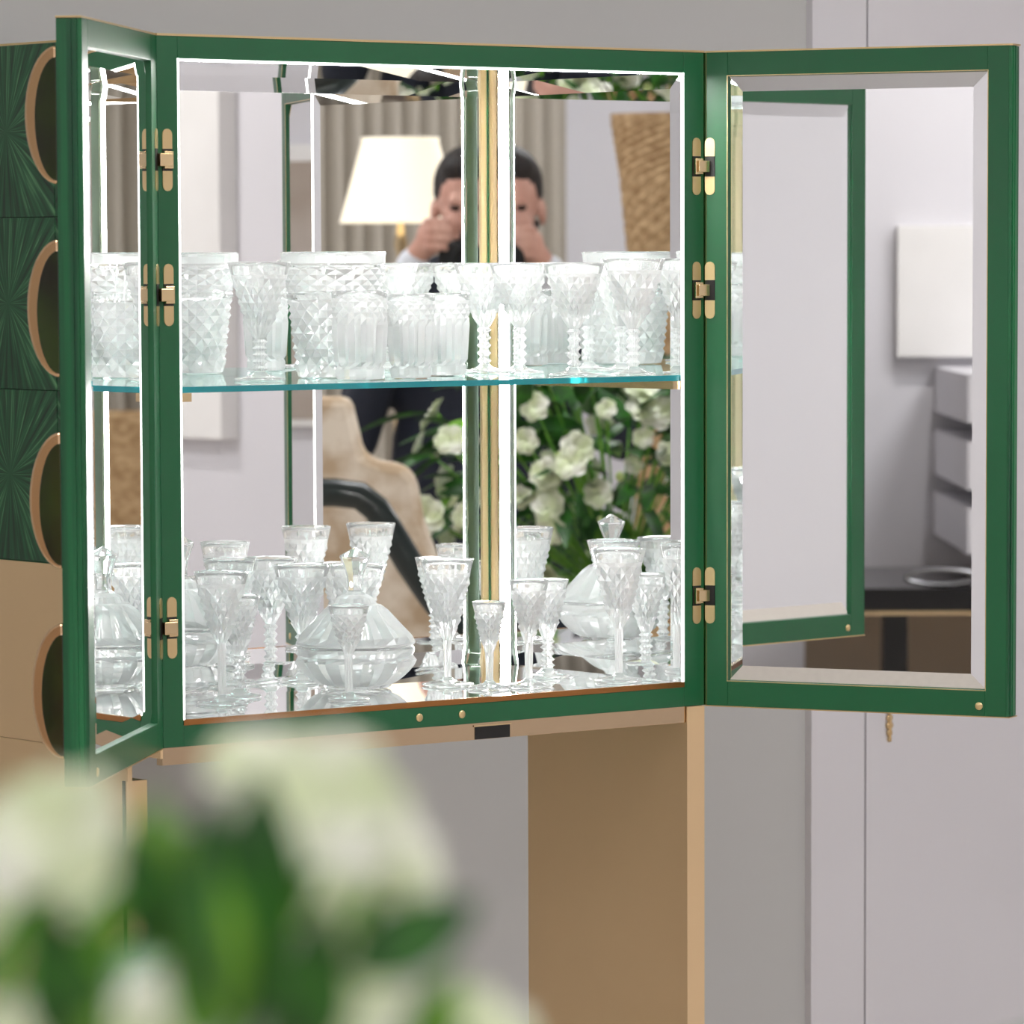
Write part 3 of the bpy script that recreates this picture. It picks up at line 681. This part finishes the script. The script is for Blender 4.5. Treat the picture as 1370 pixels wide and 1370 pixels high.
# ------------------------------------------------------------------ flowers in front of the camera
LEAF1 = vary(mat('dark_leaf', (24, 78, 22), .45), 30, (16, 62, 14), (48, 112, 26))
LEAF2 = vary(mat('bright_leaf', (92, 150, 40), .5), 30, (70, 132, 26), (118, 172, 52))
for mm in (LEAF1, LEAF2): mm.node_tree.nodes['Principled BSDF'].inputs['Subsurface Weight'].default_value = 0
PETAL = vary(mat('cream_petal', (238, 240, 216), .6), 18, (214, 226, 178), (250, 250, 240))
BUD = vary(mat('green_bud', (176, 198, 120), .6), 20, (150, 180, 92), (206, 218, 160))
tc_ = near(1.14, -.225, 0)
ft = empty('round_table', tc_, 0, label='small dark round table carrying the flower arrangement', cat='table')
MB().lathe([(.0001, .62), (.165, .62), (.17, .635), (.165, .65), (.0001, .65)], 40).build('tabletop', WOODD, ft)
MB().lathe([(.0001, 0), (.14, 0), (.13, .02), (.03, .04), (.025, .60), (.09, .62)], 24).build('pedestal', WOODD, ft)
fa = empty('flower_arrangement', (tc_[0], tc_[1], .652), rzc, label='large arrangement of cream flowers and green leaves in the foreground', cat='flowers')
MB().lathe([(.0001, 0), (.06, 0), (.085, .06), (.09, .13), (.06, .20), (.07, .215), (.055, .212), (.05, .2), (.0001, .15)], 32).build('vase', mat('pale_celadon_vase', (190, 200, 186), .2), fa)
def leaf_mesh(l, w_, droop, name, mt):
    vs = []; fs = []; nseg = 7
    for i in range(nseg + 1):
        t = i / nseg; ww = w_ * sin(pi * min(1, t * .96 + .02)) ** .8 * (1 - .25 * t); z = -droop * t * t; x = l * t
        vs += [(x, -ww, z + ww * .35), (x, 0, z), (x, ww, z + ww * .35)]
    for i in range(nseg):
        for k in range(2): fs.append((i * 3 + k, (i + 1) * 3 + k, (i + 1) * 3 + k + 1, i * 3 + k + 1))
    m = MB().add(vs, fs, True); me = m.mesh(name); me.materials.append(mt); return me
LM = [leaf_mesh(.11, .018, .03, 'leaf', LEAF1), leaf_mesh(.085, .022, .02, 'leaf', LEAF1), leaf_mesh(.07, .017, .015, 'leaf', LEAF2), leaf_mesh(.16, .016, .05, 'leaf', LEAF1)]
def blossom_mesh(r, seed):
    rnd = random.Random(seed); m = MB()
    for layer, (np_, op, sc_) in enumerate(((6, .95, 1.0), (6, .60, .82), (5, .28, .6))):
        for p in range(np_):
            a = 2 * pi * (p + .5 * layer) / np_ + rnd.uniform(-.12, .12); o_ = op + rnd.uniform(-.12, .12)
            vs = []; ns = 5; nw = 4
            for i in range(ns + 1):
                t = i / ns
                for k in range(nw + 1):
                    u = (k / nw - .5) * 2; ww = r * .52 * sc_ * sin(pi * (.08 + .84 * t)) ** .7 * u
                    rad = r * sc_ * t; el_ = (pi / 2 - o_ * 1.25) * (1 - .55 * t)
                    x = rad * cos(el_ * .9) + .002; z = rad * sin(el_) * .95 - (u * u) * r * -.12 + .1 * r * noise.noise(Vector((a * 3 + u, t * 3, seed)))
                    vs.append((x * cos(a) - ww * sin(a), x * sin(a) + ww * cos(a), z))
            fs = [(i * (nw + 1) + k, (i + 1) * (nw + 1) + k, (i + 1) * (nw + 1) + k + 1, i * (nw + 1) + k + 1) for i in range(ns) for k in range(nw)]
            m.add(vs, fs, True)
    me = m.mesh('blossom'); me.materials.append(PETAL); return me
BM = [blossom_mesh(.040, 1), blossom_mesh(.034, 2), blossom_mesh(.030, 3)]
budm = MB().lathe([(.0001, 0), (.006, .003), (.009, .012), (.007, .022), (.0001, .030)], 10); bud_me = budm.mesh('bud'); bud_me.materials.append(BUD)
stems = MB()
def put(me, name, p, d_, roll=0, sc_=1):
    o = bpy.data.objects.new(name, me); COL.objects.link(o); o.parent = fa
    ax = 'Z' if name in ('blossom', 'bud') else 'X'
    qn = Vector(d_).normalized().to_track_quat(ax, 'Y' if ax == 'Z' else 'Z'); o.rotation_mode = 'QUATERNION'
    o.rotation_quaternion = qn @ Quaternion((0, 0, 1) if ax == 'Z' else (1, 0, 0), roll); o.location = p; o.scale = (sc_,) * 3
    return o
# local frame: x = to the right of the camera, y = away from the camera, z up
inv = Matrix.Translation(Vector((tc_[0], tc_[1], .652))) @ Matrix.Rotation(rzc, 4, 'Z'); inv.invert()
def loc(pw): return inv @ Vector(pw)
centre = Vector((.0, .0, 1.11 - .652)); rad3 = Vector((.34, .26, .30))
base = Vector((0, 0, .2))
rnd = random.Random(11)
def shell(s):
    while True:
        v = Vector((rnd.gauss(0, 1), rnd.gauss(0, 1), rnd.gauss(0, 1) + .15)).normalized()
        p = Vector((centre.x + v.x * rad3.x * s, centre.y + v.y * rad3.y * s, centre.z + v.z * rad3.z * s))
        if p.z > .12: return p, v
def clear(p):
    # nothing above the silhouette the photograph shows in the foreground
    return True
nb_ = 0
for i in range(66):
    p, v = shell(rnd.uniform(.82, 1.0))
    if p.z + .652 > 1.325: continue
    put(BM[i % 3], 'blossom', p, v + Vector((0, 0, .25)), rnd.uniform(0, 6), rnd.uniform(.8, 1.1))
    mid = base.lerp(p, .5) + Vector((0, 0, .02)); stems.tube([base, mid, p], .0025, 5)
for i in range(250):
    p, v = shell(rnd.uniform(.35, .98))
    if p.z + .652 > 1.31: continue
    q = LM[rnd.choice((0, 0, 1, 1, 2, 3))]
    put(q, 'leaf', p, v + Vector((rnd.uniform(-.8, .8), rnd.uniform(-.8, .8), rnd.uniform(-.5, .6))), rnd.uniform(-1, 1), rnd.uniform(.8, 1.3))
for i in range(30):
    p, v = shell(rnd.uniform(.9, 1.03))
    if p.z + .652 > 1.32: continue
    put(bud_me, 'bud', p, v + Vector((0, 0, .6)), 0, rnd.uniform(.7, 1.2))
# the sprays that stand up into the lower left of the view
FGL = [  # place, facing, size
    ((-2.084, -3.1277, 1.4313), (0.1, -0.8, 0.6), 0.42),
    ((-2.064, -3.1191, 1.42), (0.6, -0.5, 0.5), 0.4),
    ((-2.0706, -3.0872, 1.4351), (0, -0.6, 1), 0.28),
    ((-2.0548, -3.0899, 1.4102), (0.3, -0.8, 0.3), 0.3),
    ((-2.1163, -3.0822, 1.4237), (-0.3, -0.7, 0.6), 0.4),
    ((-2.1216, -3.1036, 1.4188), (0.2, -0.7, 0.4), 0.32),
    ((-2.1132, -3.0619, 1.4124), (-0.5, -0.6, 0.4), 0.3),
    ((-2.1146, -3.1136, 1.3884), (0, -0.8, 0.5), 0.34),
    ((-2.0731, -3.1173, 1.392), (0.3, -0.8, 0.5), 0.34),
    ((-2.0514, -3.1355, 1.383), (0.5, -0.6, 0.6), 0.36),
    ((-2.1257, -3.0835, 1.3812), (-0.4, -0.6, 0.6), 0.36)]
for k_, (pw, d_, s_) in enumerate(FGL):
    p = loc(pw); put(BM[k_ % 2], 'blossom', p, d_, k_ * 1.3, s_); stems.tube([base, base.lerp(p, .5) + Vector((0, 0, .05)), p - Vector((0, 0, .004))], .0025, 5)
FLL = [  # place, direction, kind, size, turn
    ((-2.1424, -3.1513, 1.4128), (0.1, -0.1, 0.9), 2, 0.4, 0),
    ((-2.1358, -3.1563, 1.41), (0.15, -0.2, 0.8), 2, 0.42, 0.6),
    ((-2.1262, -3.163, 1.4098), (-0.45, -0.1, 0.9), 2, 0.4, 1.2),
    ((-2.1309, -3.1589, 1.414), (0.3, -0.2, 0.7), 1, 0.3, 0.4),
    ((-2.1245, -3.1642, 1.4098), (0.0, -0.1, 1), 1, 0.4, 0),
    ((-2.1375, -3.1551, 1.41), (-0.3, -0.3, 0.9), 1, 0.32, 1.0),
    ((-2.1279, -3.1641, 1.3976), (-0.1, -0.3, 0.9), 1, 0.5, 0.3),
    ((-2.135, -3.1597, 1.395), (0.1, -0.3, 0.9), 2, 0.5, 0.3),
    ((-2.1121, -3.1734, 1.4086), (0.93, -0.05, 0.52), 1, 0.32, 0.1),
    ((-2.1112, -3.1741, 1.408), (0.95, -0.05, 0.44), 1, 0.28, 0.1),
    ((-2.1642, -3.1371, 1.4133), (0.5, -0.2, 0.5), 2, 0.22, 0.8),
    ((-2.1518, -3.1455, 1.4103), (0.3, -0.2, 0.6), 2, 0.25, 0.2),
    ((-2.1523, -3.1485, 1.3926), (-0.2, -0.5, 0.8), 1, 0.4, 0.9),
    ((-2.1219, -3.1698, 1.3907), (0.2, -0.5, 0.8), 1, 0.4, 0.3),
    ((-2.1032, -3.1839, 1.3891), (0.2, -0.5, 0.7), 2, 0.35, 0.9),
    ((-2.1571, -3.1457, 1.3914), (0.3, -0.4, 0.8), 2, 0.4, 0.9),
    ((-2.1222, -3.1635, 1.4235), (0.02, -0.2, 1), 1, 0.2, 0.0)]
for pw, d_, mi, s_, rl in FLL:
    o = put(LM[mi], 'leaf', loc(pw), d_, 0, s_)
    x_ = Vector(d_).normalized(); z_ = Vector((.15 * sin(rl * 5), -1, .3)); z_ = (z_ - x_ * z_.dot(x_)).normalized(); y_ = z_.cross(x_)
    o.rotation_quaternion = Matrix((x_, y_, z_)).transposed().to_quaternion()
# blossoms on the side that faces the cabinet
for k_, (a_, z_) in enumerate([(0.044, 1.184), (0.018, 1.037), (-0.041, 1.184), (-0.091, 1.118), (-0.081, 1.051), (-0.253, 1.137), (-0.298, 1.243), (-0.199, 1.246), (-0.184, 1.078), (-0.029, 1.074), (-0.14, 1.169), (-0.317, 1.14), (0.096, 1.037), (-0.272, 1.191), (-0.059, 1.25)]):
    p = loc(near(1.33 + .02 * sin(k_ * 2.1), a_, z_)); put(BM[k_ % 3], 'blossom', p, (.2 * sin(k_), 1, .25 + .2 * cos(k_ * 1.7)), k_, .8 + .2 * sin(k_ * 3.3))
    stems.tube([base, base.lerp(p, .5), p - Vector((0, .004, 0))], .0025, 5)
# long leaf reaching out to the right (seen across the suit in the mirror)
for pw, d_ in ((near(1.2, .07, 1.235), (1, .1, .0)), (near(1.2, .02, 1.17), (.9, 0, -.4)), (near(1.25, -.02, 1.16), (.8, -.1, .1))):
    p = loc(pw); put(LM[3], 'leaf', p, d_, .3, 1.25); stems.tube([base, base.lerp(p, .6), p], .0025, 5)
stems.build('stems', LEAF2, fa)
